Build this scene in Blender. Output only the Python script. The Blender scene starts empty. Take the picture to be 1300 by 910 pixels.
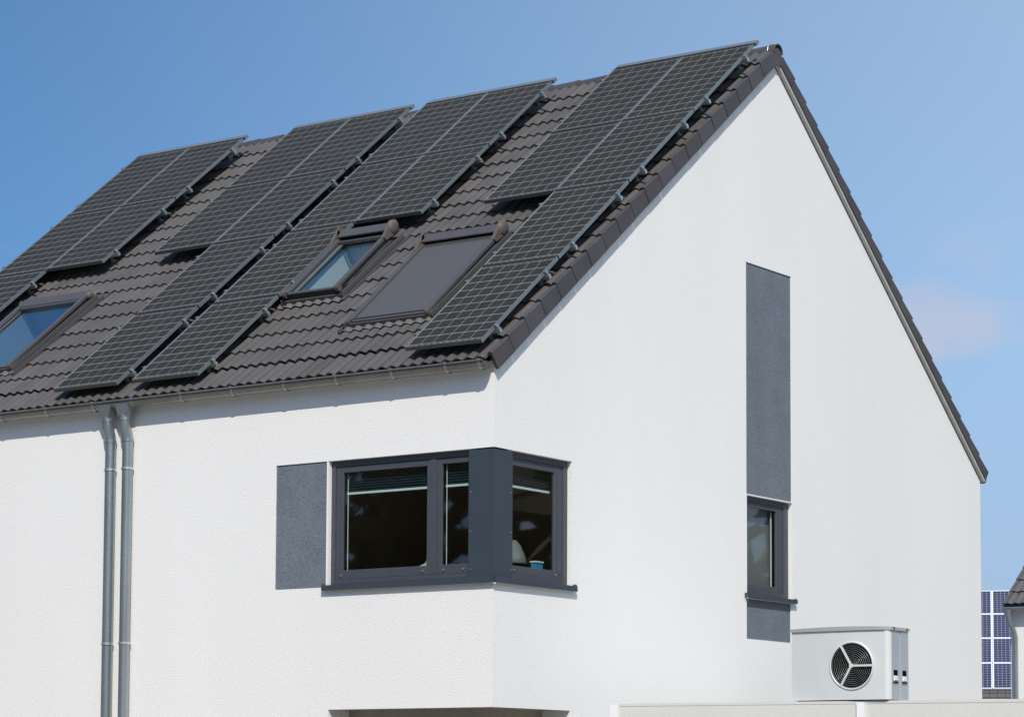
import bpy, bmesh, math, random
from mathutils import Matrix, Vector
random.seed(7)
R_ = math.radians
scene = bpy.context.scene
col = scene.collection

# ------------------------------------------------------------------ camera, sky, sun, exposure
SUN_AZ, SUN_EL = 38.5, 44.0            # azimuth from -Y towards +X, elevation
cam = bpy.data.cameras.new('camera')
co = bpy.data.objects.new('camera', cam); col.objects.link(co)
Fv = Vector((-0.573545, 0.81511, 0.081495)); Rv = Vector((0.818056, 0.575116, 0.005023)); Uv = Vector((0.042775, -0.069549, 0.996661))
Cv = Vector((14.147345, -19.800126, 1.6005))
M = Matrix((Rv, Uv, -Fv)).transposed().to_4x4(); M.translation = Cv
co.matrix_world = M
cam.sensor_fit = 'HORIZONTAL'; cam.sensor_width = 36.0
cam.lens = 3278.72 / 1300 * 36
cam.shift_y = (730.698 - 455) / 1300
cam.clip_start = 0.1; cam.clip_end = 5000
scene.camera = co

world = bpy.data.worlds.new('World'); scene.world = world; world.use_nodes = True
nt = world.node_tree; nt.nodes.clear()
wo = nt.nodes.new('ShaderNodeOutputWorld'); bg = nt.nodes.new('ShaderNodeBackground')
sky = nt.nodes.new('ShaderNodeTexSky'); sky.sky_type = 'NISHITA'; sky.sun_disc = False
sky.sun_elevation = R_(SUN_EL)
sx, sy = math.sin(R_(SUN_AZ)), -math.cos(R_(SUN_AZ))
sky.sun_rotation = math.atan2(sx, sy)
sky.altitude = 0; sky.air_density = 1.0; sky.dust_density = 0.4; sky.ozone_density = 2.2
bg.inputs['Strength'].default_value = 0.142
# faint fair-weather clouds low over the horizon, mixed in by direction
tc = nt.nodes.new('ShaderNodeTexCoord')
mp = nt.nodes.new('ShaderNodeMapping'); mp.inputs['Scale'].default_value = (1, 1, 2.4); mp.inputs['Location'].default_value = (3.1, 1.7, 0.4)
no = nt.nodes.new('ShaderNodeTexNoise'); no.inputs['Scale'].default_value = 9; no.inputs['Detail'].default_value = 7; no.inputs['Roughness'].default_value = 0.55
cr = nt.nodes.new('ShaderNodeMapRange'); cr.inputs['From Min'].default_value = 0.46; cr.inputs['From Max'].default_value = 0.66; cr.inputs['To Max'].default_value = 0.75; cr.interpolation_type = 'SMOOTHSTEP'
sep = nt.nodes.new('ShaderNodeSeparateXYZ')
er = nt.nodes.new('ShaderNodeMapRange'); er.inputs['From Min'].default_value = 0.22; er.inputs['From Max'].default_value = 0.16
mu = nt.nodes.new('ShaderNodeMath'); mu.operation = 'MULTIPLY'
mx = nt.nodes.new('ShaderNodeMix'); mx.data_type = 'RGBA'; mx.inputs[7].default_value = (4.1, 4.0, 4.7, 1)
L = nt.links.new
L(tc.outputs['Generated'], mp.inputs['Vector']); L(mp.outputs[0], no.inputs['Vector']); L(no.outputs['Fac'], cr.inputs['Value'])
L(tc.outputs['Generated'], sep.inputs[0]); L(sep.outputs['Z'], er.inputs['Value'])
L(cr.outputs[0], mu.inputs[0]); L(er.outputs[0], mu.inputs[1]); L(mu.outputs[0], mx.inputs[0])
# the deep tone of the upper sky reaches low down; thin pale veil towards the right of the view
lift = nt.nodes.new('ShaderNodeVectorMath'); lift.operation = 'ADD'; lift.inputs[1].default_value = (0, 0, 0.20)
nrm = nt.nodes.new('ShaderNodeVectorMath'); nrm.operation = 'NORMALIZE'
L(tc.outputs['Generated'], lift.inputs[0]); L(lift.outputs[0], nrm.inputs[0]); L(nrm.outputs[0], sky.inputs['Vector'])
tn = nt.nodes.new('ShaderNodeMix'); tn.data_type = 'RGBA'; tn.blend_type = 'MULTIPLY'; tn.inputs[0].default_value = 1.0; tn.inputs[7].default_value = (0.88, 0.98, 1.0, 1)
hs = nt.nodes.new('ShaderNodeHueSaturation'); hs.inputs['Saturation'].default_value = 1.20
dt = nt.nodes.new('ShaderNodeVectorMath'); dt.operation = 'DOT_PRODUCT'; dt.inputs[1].default_value = (0.818, 0.575, 0.0)
vr = nt.nodes.new('ShaderNodeMapRange'); vr.interpolation_type = 'SMOOTHSTEP'; vr.inputs['From Min'].default_value = -0.30; vr.inputs['From Max'].default_value = 0.34; vr.inputs['To Min'].default_value = 0.0; vr.inputs['To Max'].default_value = 0.30
veil = nt.nodes.new('ShaderNodeMix'); veil.data_type = 'RGBA'; veil.inputs[7].default_value = (7.0, 8.6, 9.6, 1)
L(tc.outputs['Generated'], dt.inputs[0]); L(dt.outputs['Value'], vr.inputs['Value']); L(vr.outputs[0], veil.inputs[0])
L(sky.outputs[0], hs.inputs['Color']); L(hs.outputs[0], tn.inputs[6]); L(tn.outputs[2], veil.inputs[6]); 
hz_ = nt.nodes.new('ShaderNodeMapRange'); hz_.interpolation_type = 'SMOOTHSTEP'; hz_.inputs['From Min'].default_value = 0.20; hz_.inputs['From Max'].default_value = 0.03; hz_.inputs['To Max'].default_value = 0.85
hm = nt.nodes.new('ShaderNodeMix'); hm.data_type = 'RGBA'; hm.inputs[7].default_value = (2.6, 3.5, 4.7, 1)
L(sep.outputs['Z'], hz_.inputs['Value']); L(hz_.outputs[0], hm.inputs[0]); L(veil.outputs[2], hm.inputs[6]); L(hm.outputs[2], mx.inputs[6]); L(mx.outputs[2], bg.inputs['Color']); L(bg.outputs[0], wo.inputs['Surface'])

sl = bpy.data.lights.new('sun', 'SUN'); so = bpy.data.objects.new('sun', sl); col.objects.link(so)
sl.energy = 4.1; sl.angle = R_(0.5); sl.color = (1.0, 0.95, 0.875)
sd = Vector((sx*math.cos(R_(SUN_EL)), sy*math.cos(R_(SUN_EL)), math.sin(R_(SUN_EL))))
so.rotation_euler = sd.to_track_quat('Z', 'Y').to_euler()
so.location = (10, -20, 30)
scene.view_settings.view_transform = 'Standard'; scene.view_settings.look = 'None'
scene.view_settings.exposure = 0.0; scene.view_settings.gamma = 1.0
scene.render.engine = 'CYCLES'

# ------------------------------------------------------------------ materials
def mat(name, rgb, rough=0.8, metal=0.0, noise=None, bump=None, spec=0.5, objvar=0.0, coat=0.0):
    m = bpy.data.materials.new(name); m.use_nodes = True
    n = m.node_tree; b = n.nodes['Principled BSDF']
    b.inputs['Base Color'].default_value = (*rgb, 1); b.inputs['Roughness'].default_value = rough
    b.inputs['Metallic'].default_value = metal; b.inputs['Specular IOR Level'].default_value = spec
    if coat: b.inputs['Coat Weight'].default_value = coat; b.inputs['Coat Roughness'].default_value = 0.05
    geo = n.nodes.new('ShaderNodeNewGeometry')
    src = None
    if noise:                                     # list of (scale, amount, stretch)
        for sc, amt, st in noise:
            mpn = n.nodes.new('ShaderNodeMapping'); mpn.inputs['Scale'].default_value = st
            t = n.nodes.new('ShaderNodeTexNoise'); t.inputs['Scale'].default_value = sc; t.inputs['Detail'].default_value = 6
            r = n.nodes.new('ShaderNodeMapRange'); r.inputs['From Min'].default_value = 0.3; r.inputs['From Max'].default_value = 0.7
            r.inputs['To Min'].default_value = 1-amt; r.inputs['To Max'].default_value = 1+amt
            n.links.new(geo.outputs['Position'], mpn.inputs[0]); n.links.new(mpn.outputs[0], t.inputs['Vector']); n.links.new(t.outputs['Fac'], r.inputs['Value'])
            if src is None: src = r.outputs[0]
            else:
                mm = n.nodes.new('ShaderNodeMath'); mm.operation = 'MULTIPLY'
                n.links.new(src, mm.inputs[0]); n.links.new(r.outputs[0], mm.inputs[1]); src = mm.outputs[0]
    if objvar:
        oi = n.nodes.new('ShaderNodeObjectInfo'); r = n.nodes.new('ShaderNodeMapRange')
        r.inputs['To Min'].default_value = 1-objvar; r.inputs['To Max'].default_value = 1+objvar
        n.links.new(oi.outputs['Random'], r.inputs['Value'])
        if src is None: src = r.outputs[0]
        else:
            mm = n.nodes.new('ShaderNodeMath'); mm.operation = 'MULTIPLY'
            n.links.new(src, mm.inputs[0]); n.links.new(r.outputs[0], mm.inputs[1]); src = mm.outputs[0]
    if src is not None:
        vm = n.nodes.new('ShaderNodeVectorMath'); vm.operation = 'SCALE'; vm.inputs[0].default_value = rgb
        n.links.new(src, vm.inputs['Scale']); n.links.new(vm.outputs[0], b.inputs['Base Color'])
    if bump:
        sc, dist, strg = bump
        t = n.nodes.new('ShaderNodeTexNoise'); t.inputs['Scale'].default_value = sc; t.inputs['Detail'].default_value = 3
        bp = n.nodes.new('ShaderNodeBump'); bp.inputs['Distance'].default_value = dist; bp.inputs['Strength'].default_value = strg
        n.links.new(geo.outputs['Position'], t.inputs['Vector']); n.links.new(t.outputs['Fac'], bp.inputs['Height']); n.links.new(bp.outputs[0], b.inputs['Normal'])
    return m
ONE = (1, 1, 1)
def glass_mat(name, tint, refl, ior=1.5, trans=(0.75, 0.8, 0.8)):
    m = bpy.data.materials.new(name); m.use_nodes = True; n = m.node_tree; n.nodes.clear()
    out = n.nodes.new('ShaderNodeOutputMaterial'); tr = n.nodes.new('ShaderNodeBsdfTransparent'); tr.inputs[0].default_value = (*trans, 1)
    gl = n.nodes.new('ShaderNodeBsdfGlossy'); gl.inputs['Roughness'].default_value = 0.02; gl.inputs['Color'].default_value = (*tint, 1)
    ge = n.nodes.new('ShaderNodeNewGeometry'); dp = n.nodes.new('ShaderNodeVectorMath'); dp.operation = 'DOT_PRODUCT'
    n.links.new(ge.outputs['Incoming'], dp.inputs[0]); n.links.new(ge.outputs['True Normal'], dp.inputs[1])
    def mth(op, x, y=None):
        q = n.nodes.new('ShaderNodeMath'); q.operation = op
        for i_, v_ in enumerate((x, y)):
            if v_ is None: continue
            if isinstance(v_, (int, float)): q.inputs[i_].default_value = v_
            else: n.links.new(v_, q.inputs[i_])
        return q.outputs[0]
    f0 = refl
    c5 = mth('POWER', mth('SUBTRACT', 1.0, mth('ABSOLUTE', dp.outputs['Value'])), 5.0)
    fac = mth('ADD', f0, mth('MULTIPLY', c5, 1.0-f0))
    mx = n.nodes.new('ShaderNodeMixShader')
    n.links.new(fac, mx.inputs[0]); n.links.new(tr.outputs[0], mx.inputs[1]); n.links.new(gl.outputs[0], mx.inputs[2])
    n.links.new(mx.outputs[0], out.inputs[0]); return m

MT = dict(
 stucco=mat('white_stucco', (0.80, 0.783, 0.758), 0.95, noise=[(0.7, 0.02, (1, 1, 0.3)), (60, 0.04, ONE), (110, 0.06, ONE)], bump=(78, 0.007, 0.6), spec=0.2),
 greystucco=mat('grey_stucco', (0.148, 0.168, 0.198), 0.95, noise=[(2.5, 0.08, ONE), (38, 0.13, ONE), (85, 0.12, ONE)], bump=(62, 0.008, 0.8), spec=0.2),
 tile=mat('anthracite_tile', (0.088, 0.080, 0.077), 0.62, noise=[(3.0, 0.10, ONE), (45, 0.10, ONE)], bump=(220, 0.002, 0.4), objvar=0.13, spec=0.35),
 vergetile=mat('anthracite_verge_tile', (0.070, 0.066, 0.072), 0.65, noise=[(4.0, 0.10, ONE), (60, 0.12, ONE)], bump=(220, 0.002, 0.4), objvar=0.10, spec=0.3),
 underlay=mat('roof_underlay', (0.03, 0.028, 0.026), 0.95),
 wood=mat('painted_verge_board', (0.42, 0.42, 0.39), 0.8, noise=[(6, 0.08, ONE)]),
 alu=mat('anodised_aluminium', (0.19, 0.215, 0.225), 0.45, 0.3, noise=[(14, 0.08, ONE)]),
 alubright=mat('mill_aluminium', (0.62, 0.64, 0.64), 0.38, 0.8),
 cell=mat('solar_cell', (0.034, 0.032, 0.028), 0.5, noise=[(6, 0.10, ONE)], spec=0.10, objvar=0.07),
 cellline=mat('cell_backsheet', (0.27, 0.28, 0.27), 0.5),
 alushaded=mat('shaded_alu_end', (0.11, 0.105, 0.095), 0.5, 0.1),  # same aluminium as the frame sides; shade of the lower faces put into the colour
 busbar=mat('busbar_ribbon', (0.42, 0.41, 0.38), 0.4, 0.3),
 darkback=mat('dark_backsheet', (0.02, 0.02, 0.019), 0.6),
 zinc=mat('weathered_zinc', (0.33, 0.37, 0.38), 0.36, 0.75, noise=[(5, 0.10, (1, 1, 0.25)), (30, 0.06, ONE)]),
 zincgut=mat('zinc_gutter', (0.26, 0.25, 0.22), 0.36, 0.65, noise=[(4, 0.12, ONE), (26, 0.06, ONE)]),
 anth=mat('anthracite_frame', (0.060, 0.065, 0.078), 0.45, noise=[(8, 0.05, ONE)]),
 clad=mat('slate_blue_cladding', (0.040, 0.054, 0.068), 0.42, noise=[(3, 0.06, ONE)]),
 skyframe=mat('roof_window_cover', (0.092, 0.086, 0.090), 0.45, 0.15, noise=[(9, 0.06, ONE)]),
 skydark=mat('roof_window_seal', (0.018, 0.017, 0.016), 0.6),
 hinge=mat('brown_grey_cap', (0.105, 0.088, 0.072), 0.6, noise=[(25, 0.06, ONE)]),
 lead=mat('pleated_apron', (0.13, 0.12, 0.115), 0.55, 0.1, noise=[(12, 0.1, ONE)]),
 screen=mat('shutter_fabric', (0.080, 0.079, 0.083), 0.6, noise=[(10, 0.05, ONE), (120, 0.04, (0.3, 1, 1))]),
 lining=mat('white_lining', (0.62, 0.68, 0.66), 0.7),
 dark=mat('dark_interior', (0.52, 0.44, 0.32), 0.95),
 floor=mat('room_floor', (0.10, 0.075, 0.05), 0.7),
 slat=mat('blind_slat', (0.045, 0.13, 0.17), 0.45),
 rail=mat('blind_rail', (0.75, 0.85, 0.80), 0.5),
 paper=mat('pale_paper', (0.62, 0.68, 0.52), 0.8),
 blue=mat('blue_box', (0.05, 0.30, 0.50), 0.6),
 rubber=mat('dark_rubber', (0.009, 0.009, 0.009), 0.8, spec=0.1),
 curtain=mat('grey_shade', (0.21, 0.21, 0.205), 0.8, noise=[(30, 0.05, ONE)]),
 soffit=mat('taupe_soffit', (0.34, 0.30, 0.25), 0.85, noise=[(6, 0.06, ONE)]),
 beige=mat('beige_render', (0.62, 0.61, 0.57), 0.9, noise=[(0.8, 0.03, ONE), (30, 0.025, ONE)], bump=(60, 0.004, 0.4)),
 whitepost=mat('white_post', (0.80, 0.80, 0.80), 0.6),
 pump=mat('silver_pump_case', (0.69, 0.71, 0.69), 0.42, 0.15, noise=[(7, 0.02, ONE)]),
 pumpside=mat('pump_side_panel', (0.40, 0.43, 0.46), 0.45, 0.2),
 pumplid=mat('grey_pump_lid', (0.38, 0.39, 0.385), 0.5, 0.1),
 black=mat('matt_black', (0.004, 0.004, 0.004), 0.9, spec=0.05),
 wire=mat('grille_wire', (0.42, 0.43, 0.42), 0.35, 0.5),
 bluecell=mat('blue_solar_cell', (0.020, 0.024, 0.085), 0.4, noise=[(1.5, 0.2, ONE)], objvar=0.1),
 whitefr=mat('white_module_frame', (0.78, 0.78, 0.80), 0.5),
 fartile=mat('grey_neighbour_tile', (0.105, 0.10, 0.10), 0.7, noise=[(8, 0.12, ONE)], objvar=0.08),
 ground=mat('paving_and_lawn', (0.26, 0.25, 0.22), 0.95, noise=[(0.4, 0.12, ONE), (7, 0.1, ONE)], bump=(20, 0.01, 0.5)),
 glass=glass_mat('window_glass', (1.0, 0.98, 0.94), 0.10),
 skyglass=glass_mat('roof_window_glass', (0.75, 0.88, 1.0), 0.20, 1.6, (0.80, 0.88, 0.86)),
 skyglassblue=glass_mat('coated_roof_glass', (0.72, 0.86, 1.0), 0.42, 1.6, (0.60, 0.74, 0.80)),
)

# ------------------------------------------------------------------ helpers
S, ZO = 0.785, 0.266                    # survey units -> metres, height of the survey datum
def W3(x, y, z): return Vector((x*S, y*S, z*S+ZO))
TH = R_(37.977); CT, ST = math.cos(TH), math.sin(TH); ZR = 6.7787; WID = 13.7714
def RP(x, s, o): return W3(x, s*CT-o*ST, ZR+s*ST+o*CT)      # near roof slope: along, up the slope, proud
RM = Matrix(((1, 0, 0, 0), (0, CT, -ST, 0), (0, ST, CT, ZR*S+ZO), (0, 0, 0, 1)))   # metres on near slope -> world
FM = Matrix(((-1, 0, 0, 0), (0, -CT, ST, WID*S), (0, ST, CT, ZR*S+ZO), (0, 0, 0, 1)))  # far slope

class MB:
    """collects faces; build() links them as one mesh object"""
    def __init__(s): s.v = []; s.f = []; s.sm = []
    def add(s, vs, fs, smooth=False):
        n = len(s.v); s.v += [tuple(v) for v in vs]; s.f += [tuple(i+n for i in f) for f in fs]; s.sm += [smooth]*len(fs)
    def box(s, x0, x1, y0, y1, z0, z1, P=None):
        c = [(x, y, z) for z in (z0, z1) for y in (y0, y1) for x in (x0, x1)]
        if P: c = [P(*p) for p in c]
        s.add(c, [(0, 2, 3, 1), (4, 5, 7, 6), (0, 1, 5, 4), (2, 6, 7, 3), (0, 4, 6, 2), (1, 3, 7, 5)])
    def quad(s, *ps, smooth=False): s.add(ps, [tuple(range(len(ps)))], smooth)
    def tube(s, pts, r, n=12, caps=True, smooth=True):
        pts = [Vector(p) for p in pts]; rs = r if isinstance(r, (list, tuple)) else [r]*len(pts)
        rings = []; 
        for i, p in enumerate(pts):
            d = (pts[min(i+1, len(pts)-1)]-pts[max(i-1, 0)]).normalized()
            a = Vector((1, 0, 0)) if abs(d.x) < 0.8 else Vector((0, 1, 0))
            u = d.cross(a).normalized(); w = d.cross(u)
            rings.append([p+rs[i]*(math.cos(2*math.pi*k/n)*u+math.sin(2*math.pi*k/n)*w) for k in range(n)])
        vs = [v for r2 in rings for v in r2]; fs = []
        for i in range(len(pts)-1):
            for k in range(n):
                fs.append((i*n+k, i*n+(k+1) % n, (i+1)*n+(k+1) % n, (i+1)*n+k))
        s.add(vs, fs, smooth)
        if caps:
            s.add(rings[0], [tuple(range(n))]); s.add(rings[-1], [tuple(range(n))])
    def prism(s, prof, x0, x1, P, smooth=False, caps=True):
        """profile of (a, b) swept along x from x0 to x1; P(x, a, b) -> point"""
        n = len(prof); vs = [P(x0, a, b) for a, b in prof]+[P(x1, a, b) for a, b in prof]
        s.add(vs, [(i, (i+1) % n, (i+1) % n+n, i+n) for i in range(n)], smooth)
        if caps: s.add(vs[:n], [tuple(range(n))]); s.add(vs[n:], [tuple(range(n))])
    def mesh(s, name, m):
        me = bpy.data.meshes.new(name); me.from_pydata(s.v, [], s.f)
        me.polygons.foreach_set('use_smooth', s.sm); me.materials.append(m)
        bm = bmesh.new(); bm.from_mesh(me); bmesh.ops.recalc_face_normals(bm, faces=bm.faces); bm.to_mesh(me); bm.free()
        me.update(); return me
    def build(s, name, m, parent=None, bevel=0):
        o = bpy.data.objects.new(name, s.mesh(name, m)); col.objects.link(o)
        if bevel:
            b = o.modifiers.new('bevel', 'BEVEL'); b.width = bevel; b.segments = 2; b.limit_method = 'ANGLE'
        return adopt(o, parent)
def adopt(o, parent):
    if parent is not None:
        o.parent = parent; o.matrix_parent_inverse = Matrix.Translation(parent.matrix_basis.translation).inverted() if parent.type == 'EMPTY' else Matrix()
    return o
def inst(name, me, mw, parent=None):
    o = bpy.data.objects.new(name, me); col.objects.link(o)
    o.matrix_basis = mw
    return adopt(o, parent)
def tag(o, label=None, cat=None, group=None, kind=None):
    for k, v in (('label', label), ('category', cat), ('group', group), ('kind', kind)):
        if v: o[k] = v
    return o
def thing(name, loc, label, cat, group=None):
    o = bpy.data.objects.new(name, None); col.objects.link(o); o.location = loc; o.empty_display_size = 0.2
    return tag(o, label, cat, group)

# ------------------------------------------------------------------ ground
g = MB(); g.quad((-1500, -1500, 0), (1500, -1500, 0), (1500, 1500, 0), (-1500, 1500, 0))
tag(g.build('ground', MT['ground']), kind='structure')

# ------------------------------------------------------------------ the house
XL = -12.25                                # far left end of the house
house = thing('house', (-4.8, 5.4, 0), 'large white rendered house with dark tiled gable roof covered in solar arrays', 'house')
GZ = -ZO/S                                 # ground in survey units

def wall_face(mb, u0, u1, w0, w1, holes, P, depth):
    us = sorted(set([u0, u1]+[h[0] for h in holes]+[h[1] for h in holes])); ws = sorted(set([w0, w1]+[h[2] for h in holes]+[h[3] for h in holes]))
    us = [u for u in us if u0 <= u <= u1]; ws = [w for w in ws if w0 <= w <= w1]
    for i in range(len(us)-1):
        for j in range(len(ws)-1):
            cu, cw = (us[i]+us[i+1])/2, (ws[j]+ws[j+1])/2
            if any(h[0] < cu < h[1] and h[2] < cw < h[3] for h in holes): continue
            mb.quad(P(us[i], 0, ws[j]), P(us[i+1], 0, ws[j]), P(us[i+1], 0, ws[j+1]), P(us[i], 0, ws[j+1]))
PF = lambda u, d, w: W3(u, d, w)           # front wall: u = x, d into the house
PG = lambda u, d, w: W3(-d, u, w)          # gable wall: u = y
def reveals(mb, h, P, d, sides='lrtb'):
    u0, u1, w0, w1 = h[:4]
    if 'l' in sides: mb.quad(P(u0, 0, w0), P(u0, 0, w1), P(u0, d, w1), P(u0, d, w0))
    if 'r' in sides: mb.quad(P(u1, 0, w0), P(u1, 0, w1), P(u1, d, w1), P(u1, d, w0))
    if 't' in sides: mb.quad(P(u0, 0, w1), P(u1, 0, w1), P(u1, d, w1), P(u0, d, w1))
    if 'b' in sides: mb.quad(P(u0, 0, w0), P(u1, 0, w0), P(u1, d, w0), P(u0, d, w0))

ZE = 6.66
cw_f = (-2.575, 0.0, 4.19, 5.80); cw_g = (0.0, 1.69, 4.19, 5.80)       # corner window, both walls
no_f = (-2.54, 0.0, 1.1, 2.66); no_g = (0.0, 1.664, 1.1, 2.66)          # ground-floor corner recess
pan = (-3.44, -2.60, 4.20, 5.80)                                         # grey field beside the window
slw = (6.10, 7.40, 4.385, 5.80)                                          # gable window
slu = (6.09, 7.395, 5.815, 9.105); slb = (6.09, 7.36, 3.782, 4.345)      # grey fields of the gable strip
def rake(y): return ZR-0.02+min(y, WID-y)*ST/CT
a, b, t = slu[0], slu[1], slu[3]
# the upper slit field reaches below the eaves line: cut it too
w = MB()
wall_face(w, XL, 0, GZ, ZE, [cw_f, no_f, pan], PF, 0)
wall_face(w, 0, WID, GZ, ZE, [cw_g, no_g, slw, slb, (slu[0], slu[1], slu[2], ZE+1)], PG, 0)
w.quad(PG(0, 0, ZE), PG(a, 0, ZE), PG(a, 0, rake(a)), PG(0, 0, rake(0)))
w.quad(PG(a, 0, t), PG(b, 0, t), PG(b, 0, rake(b)), PG(WID/2, 0, rake(WID/2)), PG(a, 0, rake(a)))
w.quad(PG(b, 0, ZE), PG(WID, 0, ZE), PG(WID, 0, rake(WID)), PG(b, 0, rake(b)))
reveals(w, cw_f, PF, 0.30, 'ltb'); reveals(w, cw_g, PG, 0.30, 'rtb')
reveals(w, slw, PG, 0.30); 
reveals(w, no_f, PF, 0.9, 'l'); reveals(w, no_g, PG, 0.9, 'r')
for h, P in ((pan, PF), (slu, PG), (slb, PG)): reveals(w, h, P, 0.014)
# back wall and left gable close the house
w.quad(W3(XL, 0, GZ), W3(XL, WID, GZ), W3(XL, WID, ZE), W3(XL, WID/2, rake(WID/2)), W3(XL, 0, ZE))
w.quad(W3(XL, WID, GZ), W3(0, WID, GZ), W3(0, WID, ZE), W3(XL, WID, ZE))
for yy in (0, WID): w.quad(W3(XL, yy, ZE), W3(0, yy, ZE), W3(0, yy, 6.85), W3(XL, yy, 6.85))
wall = w.build('wall', MT['stucco'], house)
for h, P, lab in ((pan, PF, 'grey plaster field beside the corner window'), (slu, PG, 'tall grey plaster strip above the gable window'), (slb, PG, 'short grey plaster field under the gable window')):
    m = MB(); d = 0.0145; m.quad(P(h[0], d, h[2]), P(h[1], d, h[2]), P(h[1], d, h[3]), P(h[0], d, h[3]))
    tag(m.build('plaster_field', MT['greystucco'], house), lab)
# soffit of the ground-floor recess and the casing set back in it
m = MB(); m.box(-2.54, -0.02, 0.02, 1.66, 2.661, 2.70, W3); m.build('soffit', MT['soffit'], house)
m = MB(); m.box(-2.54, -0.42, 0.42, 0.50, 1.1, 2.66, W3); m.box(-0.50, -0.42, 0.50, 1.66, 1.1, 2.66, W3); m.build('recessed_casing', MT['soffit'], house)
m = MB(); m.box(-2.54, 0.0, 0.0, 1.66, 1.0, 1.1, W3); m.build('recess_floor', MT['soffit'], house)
# rooms behind the panes
m = MB()
for (x0, x1, y0, y1, z0, z1) in ((-4.2, -0.08, 0.305, 4.6, 4.0, 6.35), (-4.2, -0.305, 5.6, 8.0, 4.0, 6.35)):
    c = lambda x, y, z: W3(x, y, z)
    m.quad(c(x0, y0, z0), c(x0, y1, z0), c(x0, y1, z1), c(x0, y0, z1)); m.quad(c(x0, y1, z0), c(x1, y1, z0), c(x1, y1, z1), c(x0, y1, z1))
    m.quad(c(x0, y0, z1), c(x1, y0, z1), c(x1, y1, z1), c(x0, y1, z1)); m.quad(c(x0, y0, z0), c(x1, y0, z0), c(x1, y1, z0), c(x0, y1, z0))
m.build('room_interior', MT['dark'], house)

def frame_ring(mb, P, u0, u1, w0, w1, t, d0, d1, sides='lrtb', tl=None, tr=None, tt=None, tb=None):
    tl, tr, tt, tb = tl or t, tr or t, tt or t, tb or t
    if 'l' in sides: mb.box(u0, u0+tl, d0, d1, w0, w1, P)
    if 'r' in sides: mb.box(u1-tr, u1, d0, d1, w0, w1, P)
    a0 = u0+tl if 'l' in sides else u0; a1 = u1-tr if 'r' in sides else u1
    if 't' in sides: mb.box(a0, a1, d0, d1, w1-tt, w1, P)
    if 'b' in sides: mb.box(a0, a1, d0, d1, w0, w0+tb, P)

cwin = MB()
frame_ring(cwin, PF, -2.572, -0.40, 4.235, 5.797, 0.075, 0.062, 0.17, tl=0.065, tt=0.07, tb=0.06, tr=0.02)
frame_ring(cwin, PG, 0.42, 1.687, 4.235, 5.797, 0.075, 0.062, 0.17, tr=0.10, tt=0.07, tb=0.06, tl=0.02)
cw = cwin.build('corner_window', MT['anth'], house, bevel=0.004)
m = MB()
frame_ring(m, PF, -2.505, -1.005, 4.297, 5.725, 0.08, 0.075, 0.106, tl=0.115, tr=0.062, tt=0.078, tb=0.115)
frame_ring(m, PF, -0.918, -0.40, 4.297, 5.725, 0.08, 0.075, 0.106, tl=0.082, tr=0.03, tt=0.07, tb=0.115)
m.box(-1.004, -0.919, 0.066, 0.106, 4.297, 5.725, PF)
m.build('sash', MT['anth'], cw, bevel=0.004)
m = MB()
frame_ring(m, PG, 0.42, 1.585, 4.297, 5.725, 0.09, 0.075, 0.106, tl=0.03, tr=0.175, tt=0.09, tb=0.105)
m.box(1.50, 1.56, 0.068, 0.106, 4.36, 5.66, PG)
m.build('sash', MT['anth'], cw, bevel=0.004)
for (P, u0, u1, w0, w1) in ((PF, -2.39, -1.067, 4.412, 5.647), (PF, -0.836, -0.43, 4.412, 5.655), (PG, 0.45, 1.41, 4.402, 5.635)):
    m = MB(); m.quad(P(u0, 0.10, w0), P(u1, 0.10, w0), P(u1, 0.10, w1), P(u0, 0.10, w1)); m.build('pane', MT['glass'], cw)
    bl = MB(); bl.box(u0-0.0, u1+0.0, 0.150, 0.18, 5.375, 5.402, P)
    b0 = bl.build('blind', MT['rail'], cw)
    z = 5.415
    k = 0
    while z < w1+0.02:
        sm = MB(); dz = 0.020; sm.quad(P(u0, 0.145, z), P(u1, 0.145, z), P(u1, 0.195, z+dz), P(u0, 0.195, z+dz)); sm.build('slat', MT['slat'], cw); z += 0.032
    for uu in (u0+0.02, ):
        g2 = MB(); g2.box(uu, uu+0.008, 0.14, 0.148, w0, w1, P); g2.build('blind_cord', MT['rail'], cw)
# corner cladding sheets
m = MB(); pl_ = [(-0.385, 0.012), (-0.012, 0.012), (-0.012, 0.41), (-0.05, 0.41), (-0.05, 0.05), (-0.385, 0.05)]
m.add([W3(x, y, 4.20) for x, y in pl_]+[W3(x, y, 5.785) for x, y in pl_], [(k, (k+1) % 6, (k+1) % 6+6, k+6) for k in range(6)]+[tuple(range(6)), tuple(range(6, 12))])
m.build('corner_cladding', MT['clad'], cw)
m = MB()
for z in (4.33, 4.79, 5.27): 
    m.tube([PF(-0.345, 0.004, z), PF(-0.345, 0.013, z)], 0.008, 8); m.tube([PG(0.375, 0.004, z), PG(0.375, 0.013, z)], 0.008, 8)
for x in (-2.41, -1.12, -0.80, -0.50): m.tube([PF(x, 0.060, 4.345), PF(x, 0.078, 4.345)], 0.011, 8)
for y in (0.53, 1.44): m.tube([PG(y, 0.060, 4.345), PG(y, 0.078, 4.345)], 0.011, 8)
m.build('screw_cap', MT['alu'], cw)
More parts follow.
